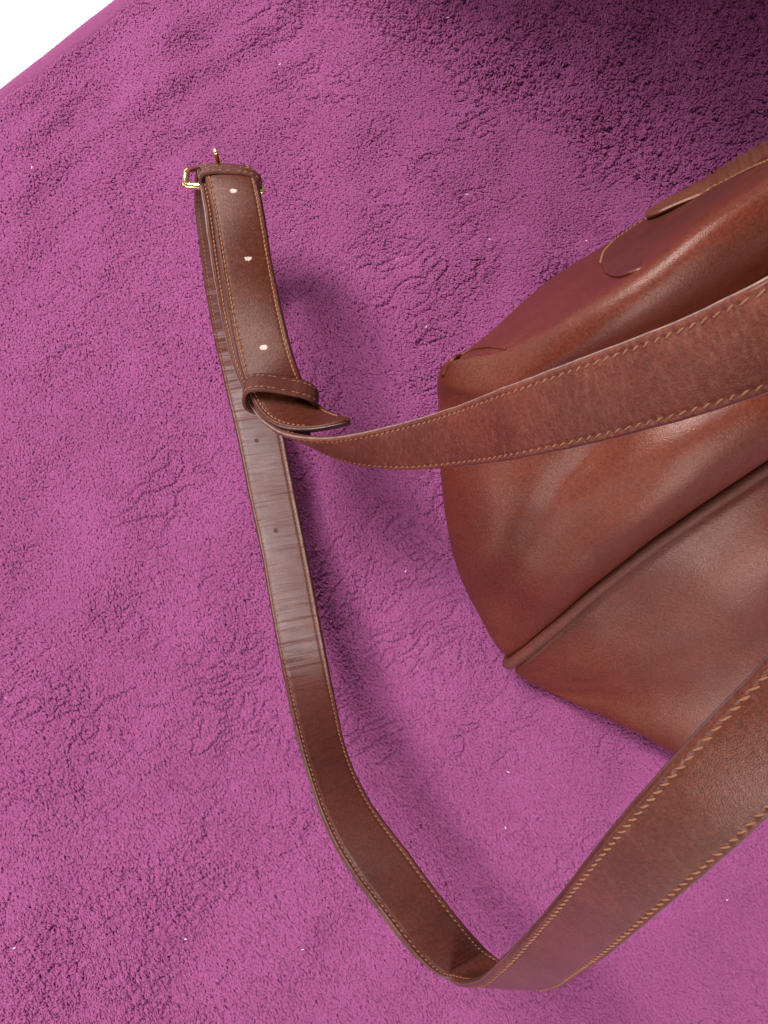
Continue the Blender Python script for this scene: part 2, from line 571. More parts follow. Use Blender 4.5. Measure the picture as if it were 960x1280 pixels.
def named(nm, dt):
    n = ng.nodes.new('GeometryNodeInputNamedAttribute')
    n.data_type = dt
    n.inputs['Name'].default_value = nm
    return [o for o in n.outputs if o.enabled and o.name == 'Attribute'][0]


e2r = ng.nodes.new('FunctionNodeEulerToRotation')
ng.links.new(named("rot", 'FLOAT_VECTOR'), e2r.inputs[0])
ng.links.new(gi.outputs[0], ip.inputs['Points'])
ng.links.new(ci.outputs[0], ip.inputs['Instance'])
ng.links.new(named("idx", 'INT'), ip.inputs['Instance Index'])
ng.links.new(e2r.outputs[0], ip.inputs['Rotation'])
ng.links.new(named("scl", 'FLOAT'), ip.inputs['Scale'])
ng.links.new(ip.outputs[0], go.inputs[0])
md = pile.modifiers.new("loops", 'NODES')
md.node_group = ng

# pulled loops of yarn standing out of the shaded pile
for (x0, y0, r_, sd) in [(632, 42, 0.0042, 1), (786, 8, 0.004, 2), (770, 68, 0.003, 3), (352, 192, 0.0, 4)]:
    if r_ == 0: continue
    c = P(x0, y0, 0.004)
    path = []
    for i in range(22):
        t = i / 21
        a = sd + t * 5.2
        path.append(c - E0 + np.array([r_ * math.cos(a) + 0.004 * t, 0.7 * r_ * math.sin(a), 0.001 + 0.002 * math.sin(t * 3.1)]))
    v, f = tube_data(path, 0.00032, 6)
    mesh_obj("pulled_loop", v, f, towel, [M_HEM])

# ------------------------------------------------------------------ the bag
bag = thing("handbag", "brown leather handbag with piped seam and long buckled shoulder strap", "handbag", tuple(P(800, 640, 0)))
BO = np.array(bag.location)


def bobj(name, verts, faces, mats, parent=bag, **kw):
    return mesh_obj(name, np.asarray(verts, float) - BO, faces, parent, mats, **kw)


# rows from the back foot over the top to the front foot; columns from the left end to the right
G = [
    # back contact with the towel
    [(575, 462, 0.0), (622, 425, 0.0), (705, 352, 0.0), (770, 306, 0.0), (830, 270, 0.0), (985, 190, 0.0), (1160, 80, 0.0)],
    # back outline
    [(562, 458, 0.050), (600, 428, 0.055), (689, 349, 0.045), (759, 305, 0.045), (815, 270, 0.05), (965, 182, 0.06), (1150, 70, 0.06)],
    # back slope
    [(559, 456, 0.080), (612, 429, 0.106), (700, 366, 0.105), (775, 322, 0.11), (838, 284, 0.115), (962, 196, 0.125), (1130, 95, 0.125)],
    # hollow behind the roll
    [(557, 458, 0.103), (628, 434, 0.136), (715, 384, 0.150), (795, 337, 0.162), (865, 280, 0.172), (960, 209, 0.182), (1110, 115, 0.19)],
    # top of the roll
    [(554, 466, 0.105), (628, 455, 0.142), (725, 401, 0.178), (810, 348, 0.197), (880, 296, 0.207), (965, 242, 0.212), (1120, 150, 0.215)],
    # front of the roll
    [(552, 482, 0.103), (622, 482, 0.140), (725, 438, 0.172), (818, 390, 0.190), (890, 345, 0.198), (975, 292, 0.202), (1130, 200, 0.205)],
    # under the roll
    [(551, 502, 0.097), (622, 510, 0.133), (728, 474, 0.148), (825, 428, 0.157), (900, 386, 0.160), (985, 335, 0.160), (1140, 250, 0.18)],
    # upper front
    [(552, 545, 0.088), (628, 560, 0.124), (738, 522, 0.146), (835, 477, 0.164), (910, 435, 0.172), (995, 385, 0.178), (1150, 300, 0.18)],
    # front
    [(557, 610, 0.074), (632, 626, 0.112), (742, 590, 0.142), (842, 540, 0.166), (925, 490, 0.176), (1010, 440, 0.18), (1160, 350, 0.18)],
    # lower front
    [(573, 690, 0.058), (640, 690, 0.096), (748, 655, 0.128), (850, 600, 0.154), (935, 545, 0.166), (1020, 495, 0.17), (1175, 400, 0.17)],
    [(603, 772, 0.040), (660, 755, 0.074), (745, 708, 0.105), (840, 640, 0.134), (940, 580, 0.148), (1030, 525, 0.154), (1180, 440, 0.155)],
    # piped seam
    [(640, 832, 0.022), (688, 790, 0.056), (752, 730, 0.088), (840, 660, 0.118), (945, 588, 0.136), (1038, 530, 0.144), (1190, 450, 0.145)],
    [(648, 842, 0.018), (702, 803, 0.052), (772, 748, 0.082), (862, 684, 0.112), (965, 615, 0.130), (1050, 560, 0.136), (1200, 480, 0.14)],
    # lower panel
    [(660, 850, 0.014), (724, 838, 0.040), (802, 800, 0.070), (895, 745, 0.099), (995, 685, 0.119), (1080, 640, 0.116), (1220, 560, 0.12)],
    [(672, 857, 0.011), (740, 868, 0.028), (818, 866, 0.046), (905, 850, 0.064), (1000, 810, 0.080), (1090, 770, 0.07), (1240, 690, 0.07)],
    # lower outline and foot
    [(680, 862, 0.007), (742, 892, 0.014), (808, 923, 0.020), (872, 954, 0.024), (975, 985, 0.03), (1090, 960, 0.02), (1250, 880, 0.02)],
    [(684, 858, -0.004), (745, 878, -0.004), (808, 900, -0.004), (868, 930, -0.004), (965, 975, -0.004), (1080, 950, -0.004), (1240, 870, -0.004)],
]
nr, nc = len(G), len(G[0])
GP = np.array([[P(*q) for q in row] for row in G])
# close the left end: one more column tucked under at the foot
left = np.array([np.array([*(GP[r, 0] + (GP[r, 1] - GP[r, 0]) * 0.16)[:2], GP[r, 0][2] * 0.45 - 0.002]) for r in range(nr)])
left2 = np.array([np.array([*(GP[r, 0] + (GP[r, 1] - GP[r, 0]) * 0.3)[:2], -0.004]) for r in range(nr)])
right = np.array([np.array([*(GP[r, -1] + np.array([0.05, 0.02, 0]))[:2], GP[r, -1][2] * 0.6]) for r in range(nr)])
right2 = np.array([np.array([*(GP[r, -1] + np.array([0.05, 0.02, 0]))[:2], -0.004]) for r in range(nr)])
GP = np.concatenate([left2[:, None], left[:, None], GP, right[:, None], right2[:, None]], axis=1)
nc = GP.shape[1]
NU, NVV = 190, 380


def chord(pts):
    d = np.linalg.norm(np.diff(pts, axis=0), axis=1).clip(1e-4)
    return np.concatenate([[0], np.cumsum(d)])


# columns: common parameters from the middle row; rows: from the middle column
tc_ = chord(GP[8]); tc_ /= tc_[-1]
tr_ = chord(GP[:, 4]); tr_ /= tr_[-1]
tu = np.linspace(0, 1, NU); tvv = np.linspace(0, 1, NVV)
tmp = np.array([spline(tc_, GP[r], tu) for r in range(nr)])            # nr,NU,3
SURF = np.array([spline(tr_, tmp[:, i], tvv) for i in range(NU)])      # NU,NVV,3
# soft leather: round off the turns across the profile
for _ in range(24):
    SURF[:, 1:-1] = 0.25 * SURF[:, :-2] + 0.5 * SURF[:, 1:-1] + 0.25 * SURF[:, 2:]
# gentle slumps of soft leather
nrm = np.cross(np.gradient(SURF, axis=0), np.gradient(SURF, axis=1))
nrm /= np.linalg.norm(nrm, axis=2)[..., None] + 1e-12
if nrm[NU // 2, NVV // 2][2] < 0:
    nrm = -nrm
uu, vv = np.meshgrid(tu, tvv, indexing='ij')
bumpy = 0.0022 * fbm(uu * 5 + vv * 3, vv * 9 - uu * 4, 91, 2) + 0.0006 * fbm(uu * 20, vv * 26, 95, 2)
SURF = SURF + nrm * bumpy[..., None]
TRP = tr_[11]


def rowdist(v):
    return v - TRP


# folds of the front panel, laid out along their lines on the leather
def project(pts):
    d = pts - CAM
    zc = d @ FWD
    return 480 + FPX * d[..., 0] / zc, 640 - FPX * (d @ UPV) / zc


IX, IY = project(SURF)


def seg_dist(ax, ay, bx, by):
    t = np.clip(((IX - ax) * (bx - ax) + (IY - ay) * (by - ay)) / ((bx - ax) ** 2 + (by - ay) ** 2), 0, 1)
    return np.hypot(IX - ax - t * (bx - ax), IY - ay - t * (by - ay)), t


front = (vv > tr_[6]) & (vv < tr_[15])
FOLDS = [((755, 545), (662, 680), -0.0034, 24), ((640, 720), (620, 752), -0.003, 26), ((700, 600), (960, 455), -0.0022, 24), ((620, 585), (622, 680), 0.0026, 44), ((930, 735), (965, 700), 0.0042, 62),
         ((690, 735), (960, 520), 0.0022, 32)]
for (A_, B_, amp_, wd_) in FOLDS:
    d_, t_ = seg_dist(*A_, *B_)
    SURF = SURF + nrm * (amp_ * np.exp(-(d_ / wd_) ** 2) * front)[..., None]
# recess the leather on both sides of the piping
gro = np.exp(-((vv - TRP) / 0.011) ** 2) * 0.0022 + 0.0013 * np.exp(-((vv - TRP - 0.009) / 0.006) ** 2)
SURF = SURF - nrm * gro[..., None]
bv = SURF.reshape(-1, 3)
isplit = int(round(TRP * (NVV - 1)))
F1 = []; F2 = []
for i in range(NU - 1):
    for j in range(NVV - 1):
        a = i * NVV + j
        q = (a, a + NVV, a + NVV + 1, a + 1)
        (F1 if j < isplit else F2).append(q)
BVH = BVHTree.FromPolygons([tuple(v) for v in bv], F1 + F2)


def submesh(name, faces, mats):
    ids = sorted({i for f in faces for i in f})
    mp = {k: n for n, k in enumerate(ids)}
    return bobj(name, bv[ids], [tuple(mp[i] for i in f) for f in faces], mats)


submesh("body_panel", F1, [M_BAG])
submesh("lower_panel", F2, [M_BAG])


def hit(px, py, lift=0.0):
    o, d = ray(px, py)
    loc, n, i, dist = BVH.ray_cast(o, d)
    if loc is None:
        return None, None
    if n.dot(d) > 0:
        n = -n
    return np.array(loc + n * lift), np.array(n)


# piping along the seam
pip = SURF[:, isplit] + nrm[:, isplit] * 0.0027
sel = [i for i in range(NU) if 0.06 < tu[i] < 0.97]
pp = pip[sel]
v, f = tube_data(pp, 0.0033, 14)
bobj("piping", v, f, [M_PIPE])

# thin raised lip of the end seam at the top left corner
pts = []
for q in [(554, 470), (558, 460), (566, 451), (577, 444), (590, 438), (605, 435), (620, 435), (632, 437)]:
    h, n = hit(*q)
    if h is not None:
        pts.append(h + n * 0.0003)
if len(pts) > 3:
    pts = np.array(pts)
    t_ = chord(pts)
    fine = spline(t_, pts, np.linspace(0, t_[-1], 40))
    v, f = tube_data(fine, np.linspace(0.0013, 0.0006, 40), 8)
    bobj("end_seam", v, f, [M_BAG])


# ------------------------------------------------------------------ ribbons (straps)
W = 0.028


def solve_station(st):
    lx, ly, rx, ry, zm, sign = st[:6]
    w_ = st[6] if len(st) > 6 else W
    f = lambda d: np.linalg.norm(P(lx, ly, zm + sign * d) - P(rx, ry, zm - sign * d))
    if f(0) >= w_:
        return P(lx, ly, zm), P(rx, ry, zm), f(0)
    lo, hi = 0.0, w_
    for _ in range(40):
        mid = (lo + hi) / 2
        if f(mid) < w_: lo = mid
        else: hi = mid
    return P(lx, ly, zm + sign * lo), P(rx, ry, zm - sign * lo), w_


class Ribbon:
    def __init__(self, stations, n=400, explicit=False, flip=1):
        Ls, Rs = [], []
        for st in stations:
            if len(st) == 2:
                Lp, Rp = P(*st[0]), P(*st[1]); ww = np.linalg.norm(Lp - Rp)
            else:
                Lp, Rp, ww = solve_station(st)
            Ls.append(Lp); Rs.append(Rp)
        Ls, Rs = np.array(Ls), np.array(Rs)
        mid = (Ls + Rs) / 2
        ts = chord(mid)
        t = np.linspace(0, ts[-1], n * 4)
        Lf, Rf = spline(ts, Ls, t), spline(ts, Rs, t)
        # even steps along the middle line
        m = (Lf + Rf) / 2
        s = chord(m)
        k = np.linspace(0, s[-1], n)
        idx = lambda A: np.stack([np.interp(k, s, A[:, c]) for c in range(3)], -1)
        self.L, self.R, self.s = idx(Lf), idx(Rf), k
        # light smoothing
        for _ in range(150):
            for A in (self.L, self.R):
                A[1:-1] = 0.25 * A[:-2] + 0.5 * A[1:-1] + 0.25 * A[2:]
        self.M = (self.L + self.R) / 2
        a = self.R - self.L
        self.w = np.linalg.norm(a, axis=1)
        self.a = a / self.w[:, None]
        T = np.gradient(self.M, axis=0); T /= np.linalg.norm(T, axis=1)[:, None]
        self.T = T
        nn = np.cross(self.a, T) * flip
        self.n = nn / np.linalg.norm(nn, axis=1)[:, None]
        self.len = k[-1]

    def at(self, s, u):
        g = lambda A: np.stack([np.interp(s, self.s, A[:, c]) for c in range(3)], -1)
        M, a, n, T = g(self.M), g(self.a), g(self.n), g(self.T)
        w_ = np.interp(s, self.s, self.w)
        return M + a * (u * w_ / 2), n, T, a


def profile(u, th, crown, groove):
    au = np.abs(u)
    o = th / 2 + crown * np.clip(1 - (au / 0.8) ** 2, 0, 1)
    o = o - groove * np.exp(-((au - 0.83) / 0.045) ** 2)
    o = o - th * 0.35 * np.clip((au - 0.93) / 0.07, 0, 1) ** 2
    return o


def ribbon_mesh(name, rb, th, mats, parent, crown=0.0003, groove=0.00022, crown_b=0.0, taper_end=None, nu=37, rough_edge=0.0, pitch=0, ph0=0.0):
    u = np.concatenate([[-1, -0.985, -0.96], np.linspace(-0.93, 0.93, nu - 6), [0.96, 0.985, 1]])
    nu = len(u)
    n = len(rb.s)
    wig = 0.00025 * fbm(rb.s * 160, rb.s * 0 + 0.3, 17, 2) if rough_edge else np.zeros(n)
    V = []; UV = []
    for side in (1, -1):
        cr = crown if side == 1 else crown_b
        for i in range(n):
            uu_ = u.copy()
            if taper_end is not None:
                d = (rb.len - rb.s[i]) / taper_end
                if d < 1:
                    uu_ = u * math.sqrt(max(0.0, 1 - (1 - d) ** 2.2)) ** 0.9
            ph = 0.65 + 0.5 * math.cos(2 * math.pi * (rb.s[i] - ph0) / pitch) if pitch else 1.0
            o = profile(u, th, cr, groove * (ph if side == 1 else 1))
            pos = rb.M[i][None] + rb.a[i][None] * (uu_ * (rb.w[i] / 2 + wig[i]))[:, None] + side * rb.n[i][None] * o[:, None]
            V.append(pos)
            UV.append(np.stack([np.full(nu, rb.s[i]), uu_ * rb.w[i] / 2], -1))
    V = np.concatenate(V); UV = np.concatenate(UV)
    F = []; FM = []
    h = n * nu
    for i in range(n - 1):
        for j in range(nu - 1):
            a = i * nu + j
            F.append((a, a + 1, a + nu + 1, a + nu)); FM.append(0)
            b = a + h
            F.append((b, b + nu, b + nu + 1, b + 1)); FM.append(1)
    base = 2 * h
    extra = []; euv = []
    for j, sg_ in ((0, 1), (nu - 1, -1)):
        e0 = base + len(extra)
        for i in range(n):
            tp, bt = V[i * nu + j], V[i * nu + j + h]
            out_ = rb.a[i] * (-sg_) * 0.0003
            extra += [tp, tp * 0.75 + bt * 0.25 + out_, tp * 0.25 + bt * 0.75 + out_, bt]
            euv += [UV[i * nu + j]] * 4
        for i in range(n - 1):
            for k in range(3):
                a = e0 + i * 4 + k
                q = (a, a + 4, a + 5, a + 1)
                F.append(q if sg_ > 0 else q[::-1]); FM.append(2)
    V = np.concatenate([V, np.array(extra)]); UV = np.concatenate([UV, np.array(euv)])
    for j in range(nu - 1):
        a = j; F.append((a, a + h, a + h + 1, a + 1)); FM.append(2)
        a = (n - 1) * nu + j; F.append((a, a + 1, a + 1 + h, a + h)); FM.append(2)
    o = bobj(name, V, F, mats, parent, fm=FM, uvs=UV)
    # crisp border between faces and cut edge
    return o


def stitch_shape():
    path = []
    for i in range(7):
        t = i / 6 - 0.5
        path.append((t, 0.05 * math.sin(t * 6), 0.17 * math.cos(t * math.pi) ** 1.0 - 0.10))
    rad = [0.07, 0.14, 0.165, 0.17, 0.165, 0.14, 0.07]
    return tube_data(path, rad, 7)


ST_V, ST_F = stitch_shape()
ST_ME = bpy.data.meshes.new("stitch")
ST_ME.from_pydata([tuple(map(float, v)) for v in ST_V], [], ST_F)
ST_ME.polygons.foreach_set("use_smooth", [True] * len(ST_ME.polygons))
ST_ME.materials.append(M_THREAD)


def stitch_mats(rb, s0, s1, u, side, th, pitch=0.0028, ln=0.0024, slant=0.3, wd=0.0024, groove=0.00022, crown=0.0):
    out = []
    s = s0
    while s < s1:
        p, n, T, a = rb.at(np.array(s), u)
        n = n * side
        o = float(profile(np.array(u), th, crown, groove))
        c = p + n * (o + 0.00012)
        sl = slant + random.uniform(-0.12, 0.12)
        x = T * math.cos(sl) + a * math.sin(sl) * -1
        x /= np.linalg.norm(x)
        y = np.cross(n, x)
        l_ = ln * random.uniform(0.9, 1.08)
        wdt = wd * random.uniform(0.88, 1.1)
        m = Matrix(((x[0] * l_, y[0] * wdt, n[0] * wdt, c[0]), (x[1] * l_, y[1] * wdt, n[1] * wdt, c[1]), (x[2] * l_, y[2] * wdt, n[2] * wdt, c[2]), (0, 0, 0, 1)))
        out.append(m)
        s += pitch
    return out


TB = Matrix.Translation(-Vector(BO))


def add_stitches(mats, parent, single):
    if single:
        for m in mats:
            o = bpy.data.objects.new("stitch", ST_ME)
            COL.objects.link(o)
            o.parent = parent
            o.matrix_local = TB @ m
    else:
        V = []; F = []
        sv = np.array([(*v, 1) for v in ST_V], float)
        for m in mats:
            o = len(V)
            V.extend((sv @ np.array(m).T)[:, :3])
            F.extend([tuple(i + o for i in f) for f in ST_F])
        s = bobj("stitching", V, F, [M_THREAD], parent)
        s['kind'] = 'stuff'


# --- the strap with punched holes: from the lower right, through the bottom turn, up the left, round the buckle, back down to its tip
SB = [
    (1085, 690, 1185, 800, 0.345, 0), (995, 785, 1092, 893, 0.325, 0), (925, 858, 1018, 962, 0.312, 0), (847, 941, 940, 1038, 0.300, 1),
    (760, 1041, 840, 1125, 0.272, 1), (697, 1122, 765, 1188, 0.235, 1), (654, 1172, 722, 1217, 0.200, 1),
    ((621, 1206, 0.183), (693, 1232, 0.166)),
    ((590, 1229, 0.160), (662, 1228, 0.142)),
    ((562, 1226, 0.140), (620, 1199, 0.128)),
    (516, 1194, 578, 1155, 0.142, 1), (485, 1154, 548, 1118, 0.137, 1), (447, 1104, 510, 1066, 0.124, 1), (410, 1041, 467, 1010, 0.108, 1, 0.0268),
    (385, 972, 437, 951, 0.092, 1, 0.0262), (363, 886, 418, 873, 0.0715, 1, 0.0255), (351, 826, 407, 815, 0.0565, 0), (339, 761, 395, 752, 0.0440, 0), (327, 692, 382, 683, 0.0335, 0),
    (311, 617, 367, 608, 0.0235, -1), (296, 542, 353, 535, 0.0160, -1), (278, 466, 336, 458, 0.0130, -1),
    (262, 391, 320, 384, 0.020, -1), (249, 300, 309, 292, 0.036, 1), (243, 250, 303, 243, 0.052, 1),
    ((244, 222, 0.066), (307, 218, 0.066)), ((247, 209, 0.078), (312, 211, 0.078)), ((254, 213, 0.092), (319, 217, 0.092)),
    (261, 240, 325, 240, 0.094, 1), (276, 335, 340, 330, 0.094, 1), (290, 410, 355, 399, 0.094, 1), (304, 470, 371, 458, 0.095, 1),
    ((318, 507, 0.099), (385, 491, 0.089)), ((332, 526, 0.101), (402, 511, 0.088)), ((356, 536, 0.104), (417, 519, 0.091)), ((385, 538, 0.109), (428, 523, 0.096)), ((428, 531, 0.115), (444, 524, 0.105)),
]
TH = 0.0034
rbB = Ribbon(SB, 1500, flip=1)
pB = np.array([rbB.M[0]])


def s_near(rb, px, py, z, lo=0, hi=1):
    p = P(px, py, z)
    d = np.linalg.norm(rb.M - p, axis=1)
    msk = (rb.s < lo * rb.len) | (rb.s > hi * rb.len)
    d[msk] = 9
    return rb.s[int(np.argmin(d))]


sFold = s_near(rbB, 620, 1222, 0.155)
sBuck = s_near(rbB, 282, 210, 0.08)
# which side is the outer (grain) face: on the right limb it faces the camera
i0 = int(np.argmin(abs(rbB.s - 0.08)))
if np.dot(rbB.n[i0], CAM - rbB.M[i0]) < 0:
    rbB = Ribbon(SB, 1500, flip=-1)
iF = int(np.searchsorted(rbB.s, sFold)); iB = int(np.searchsorted(rbB.s, sBuck))
shoulder = ribbon_mesh("shoulder_strap", rbB, TH, [M_STRAP, M_LINING, M_EDGE], bag, crown=0.0007, groove=0.0005, crown_b=0.0002, taper_end=0.016, rough_edge=1, pitch=0.0036, ph0=0.03 + 0.0018)
single = []
sx0 = 0.03
for u in (-0.83, 0.83):
    single += stitch_mats(rbB, sx0, sFold + 0.012, u, 1, TH, pitch=0.0036, ln=0.0031, slant=0.55, wd=0.0022, groove=0.0004)
joined = []
for u in (-0.83, 0.83):
    joined += stitch_mats(rbB, sFold + 0.006, sBuck - 0.005, u, -1, TH, pitch=0.0026, ln=0.0019, slant=0.1, wd=0.0018, groove=0.0005)
    joined += stitch_mats(rbB, sBuck + 0.004, rbB.len - 0.017, u, 1, TH, pitch=0.0025, ln=0.0025, slant=0.3, wd=0.0029, groove=0.0004)
add_stitches(single, shoulder, True)
add_stitches(joined, shoulder, False)


def hole(rb, px, py, z, side, r, white, lo=0, hi=1):
    s = s_near(rb, px, py, z, lo, hi)
    # u that projects closest to the pixel
    best = None
    o_, d_ = ray(px, py)
    for ss in np.linspace(s - 0.012, s + 0.012, 49):
        for u in np.linspace(-0.6, 0.6, 25):
            p, n, T, a = rb.at(np.array(ss), u)
            v_ = Vector(p) - o_
            dd = (v_ - d_ * v_.dot(d_)).length
            if best is None or dd < best[0]:
                best = (dd, ss, u)
    _, s, u = best
    p, n, T, a = rb.at(np.array(s), u)
    n = n * side
    o = float(profile(np.array(u), TH, 0.0007 if side == 1 else 0.0002, 0.0003))
    c = p + n * (o - 0.0001)
    V = []; F = []
    K = 18
    rr = random.Random(int(px))
    jit = [1 + rr.uniform(-0.35, 0.3) for _ in range(K)]
    rings = [(1.0, 0.0001), (0.85, 0.0004), (0.5, 0.0003), (0.3, 0.00016)] if white else [(1.0, 0.0), (0.85, 0.00045), (0.6, 0.00035), (0.4, 0.00012)]
    ex = 1.7 if white else 1.0
    for (k, hh) in rings:
        for i in range(K):
            th = 2 * math.pi * i / K
            V.append(c + r * k * (math.cos(th) * ex * a + math.sin(th) * T) * (jit[i] if white else 1) + n * hh)
    for q in range(len(rings) - 1):
        for i in range(K):
            i2 = (i + 1) % K
            F.append((q * K + i, q * K + i2, (q + 1) * K + i2, (q + 1) * K + i))
    F.append(tuple((len(rings) - 1) * K + i for i in range(K)))
    FM = [0] * (len(F) - 1) + [1]
    return bobj("punched_hole", V, F, [M_HOLE, M_HOLE] if white else [M_LINING, M_DARKHOLE], shoulder, fm=FM)


for q in [(293, 242), (310, 326), (331, 436)]:
    hole(rbB, q[0], q[1], 0.094, 1, 0.0013, True, 0.7, 1)
for q in [(322, 552), (346, 665)]:
    hole(rbB, q[0], q[1], 0.015, -1, 0.0016, False, 0.3, 0.8)

# --- the buckle end of the strap: under the holed end, out of the keeper and off to the upper right
SA = [
    ((247, 214, 0.083), (310, 216, 0.083)), (252, 240, 313, 242, 0.086, 1), (266, 335, 328, 331, 0.086, 1), (280, 410, 343, 400, 0.086, 1), (297, 472, 361, 459, 0.087, 1),
    ((315, 510, 0.092), (374, 494, 0.080)), ((331, 529, 0.097), (385, 522, 0.080)), ((350, 541, 0.102), (386, 542, 0.084)), ((372, 546, 0.109), (392, 556, 0.088)),
    ((402, 548, 0.118), (412, 567, 0.096)),
    (437, 544, 443, 578, 0.124, 1), (500, 530, 506, 586, 0.152, 1), (560, 512, 574, 582, 0.182, 1), (640, 481, 663, 570, 0.228, 1),
    (760, 436, 793, 540, 0.268, 1), (860, 396, 900, 510, 0.293, 1), (960, 347, 1006, 472, 0.312, 1), (1070, 290, 1120, 425, 0.315, 1), (1160, 240, 1215, 380, 0.325, 1),
]
rbA = Ribbon(SA, 1100, flip=1)
iA = int(np.argmin(np.linalg.norm(rbA.M - P(775, 490, 0.25), axis=1)))
if np.dot(rbA.n[iA], CAM - rbA.M[iA]) < 0:
    rbA = Ribbon(SA, 1100, flip=-1)
buckle_strap = ribbon_mesh("buckle_strap", rbA, TH, [M_STRAPW, M_STACK, M_EDGE_WORN], bag, crown=0.0006, groove=0.0005, rough_edge=1, pitch=0.0039, ph0=s_near(rbA, 380, 551, 0.1) + 0.002)
sA0 = s_near(rbA, 380, 551, 0.1)
sg = []; jn = []
for u in (-0.83, 0.83):
    sg += stitch_mats(rbA, sA0, rbA.len - 0.02, u, 1, TH, pitch=0.0039, ln=0.0033, slant=0.3, wd=0.0022, groove=0.0004)
    jn += stitch_mats(rbA, 0.006, sA0, u, -1, TH, pitch=0.0025, ln=0.0025, slant=0.3, wd=0.0029, groove=0.0005)
add_stitches(sg, buckle_strap, True)
add_stitches(jn, buckle_strap, False)


# --- keeper loops
def keeper(rb, s, wid, hgt, band, drop, name="keeper_loop", skew=0.0, tilt=0.0, shift=0.0, th=0.0017, rows=(0.7,)):
    p, n, T, a = rb.at(np.array(s), 0.0)
    if np.dot(n, CAM - p) < 0:
        n = -n
    a2 = a + T * skew; a2 /= np.linalg.norm(a2)
    hd = np.cross(n, a2); hd /= np.linalg.norm(hd)
    if np.dot(hd, T) < 0: hd = -hd
    n = n - hd * tilt; n /= np.linalg.norm(n)
    hd = np.cross(n, a2); hd /= np.linalg.norm(hd)
    if np.dot(hd, T) < 0: hd = -hd
    K = 64
    c = p - n * drop + a2 * shift
    ring = []; nrmv = []
    for i in range(K):
        t = 2 * math.pi * i / K
        ct, st_ = math.cos(t), math.sin(t)
        ex = 0.55
        x = math.copysign(abs(ct) ** ex, ct) * wid / 2
        y = math.copysign(abs(st_) ** (ex + 0.15), st_) * hgt / 2
        ring.append((x, y))
    ring = np.array(ring)
    tg = np.roll(ring, -1, 0) - np.roll(ring, 1, 0)
    no = np.stack([tg[:, 1], -tg[:, 0]], -1); no /= np.linalg.norm(no, axis=1)[:, None]
    prof_ = [(-1, 0), (-0.97, 1), (-0.8, 1.15), (-0.55, 1.05), (0, 1.35), (0.55, 1.05), (0.8, 1.15), (0.97, 1), (1, 0)]
    prof_ += [(0.97, -0.3), (0, -0.3), (-0.97, -0.3)]
    V = []
    m = len(prof_)
    for i in range(K):
        for (b, o) in prof_:
            q = ring[i] + no[i] * o * th * 0.75
            wob = 0.0003 * math.sin(i * 0.35)
            V.append(c + a2 * q[0] + n * q[1] + hd * (b * band / 2 + wob))
    F = []
    for i in range(K):
        for k in range(m):
            F.append((i * m + k, ((i + 1) % K) * m + k, ((i + 1) % K) * m + (k + 1) % m, i * m + (k + 1) % m))
    UV = [(0.002 * (q // m), 0.001 * (q % m)) for q in range(len(V))]
    ko = bobj(name, V, F, [M_STACK], uvs=UV)
    ms = []
    for bsg in (-0.66, 0.66):
        per = 0.0; last = 0.0
        for i in range(K):
            per += np.linalg.norm(ring[i] - ring[i - 1])
            if per - last > 0.0024:
                last = per
                tt_ = tg[i] / np.linalg.norm(tg[i])
                xx = a2 * tt_[0] + n * tt_[1]; nn2 = a2 * no[i][0] + n * no[i][1]
                yy = np.cross(nn2, xx)
                cc = c + a2 * ring[i][0] + n * ring[i][1] + nn2 * th * 0.85 + hd * bsg * band / 2
                l_, w_ = 0.0022, 0.0017
                ms.append(Matrix(((xx[0] * l_, yy[0] * w_, nn2[0] * w_, cc[0]), (xx[1] * l_, yy[1] * w_, nn2[1] * w_, cc[1]), (xx[2] * l_, yy[2] * w_, nn2[2] * w_, cc[2]), (0, 0, 0, 1))))
    add_stitches(ms, ko, False)
    return ko


sK = s_near(rbB, 350, 492, 0.094, 0.75, 1)
keeper(rbB, sK, W + 0.0095, 0.0185, 0.0125, 0.0028, skew=0.5, tilt=0.45, shift=0.0012)
sK2 = s_near(rbB, 288, 214, 0.092, 0.75, 1)
keeper(rbB, sK2 + 0.001, W + 0.0035, 0.0125, 0.0072, 0.0042, tilt=0.25)

# --- buckle
p, n, T, a = rbB.at(np.array(sK2 + 0.004), 0.0)
if np.dot(n, CAM - p) < 0: n = -n
buckle = thing("buckle", "", "x")
del buckle['label']; del buckle['category']
buckle.parent = bag
buckle.location = Vector(p) - Vector(BO)
if a[0] < 0: a = -a


def rel(*pts_):
    return [np.array(q) - p for q in pts_]


b0 = P(230, 231, 0.085); b1 = P(330, 240, 0.088)
t0 = P(252, 211, 0.070); t1 = P(309, 213, 0.072)
c0 = P(233, 217, 0.086); c1 = P(319, 226, 0.084)
fr = [b0 * 0.85 + b1 * 0.15, b0 * 0.97 + b1 * 0.03, c0, P(237, 212, 0.08), t0, t1, P(316, 216, 0.078), c1, b0 * 0.02 + b1 * 0.98, b0 * 0.15 + b1 * 0.85]
tf = chord(np.array(fr))
fine = spline(tf, np.array(fr), np.linspace(0, tf[-1], 80))
v, f = tube_data(fine - p, 0.0016, 10)
mesh_obj("frame", v, f, buckle, [M_BRASS])
v1, f1 = tube_data(np.array([b0 + (b1 - b0) * k for k in np.linspace(-0.015, 1.01, 12)]) - p, [0.0012] + [0.0022] * 10 + [0.0012], 6)
mesh_obj("bar", v1, f1, buckle, [M_BRASS])
pr = [P(277, 232, 0.074), P(275, 220, 0.074), P(273, 205, 0.079), P(271.5, 196, 0.085), P(270, 190, 0.088), P(269, 187, 0.087)]
tp = chord(np.array(pr))
fine = spline(tp, np.array(pr), np.linspace(0, tp[-1], 30))
v, f = tube_data(fine - p, np.linspace(0.0018, 0.0013, 30), 10)
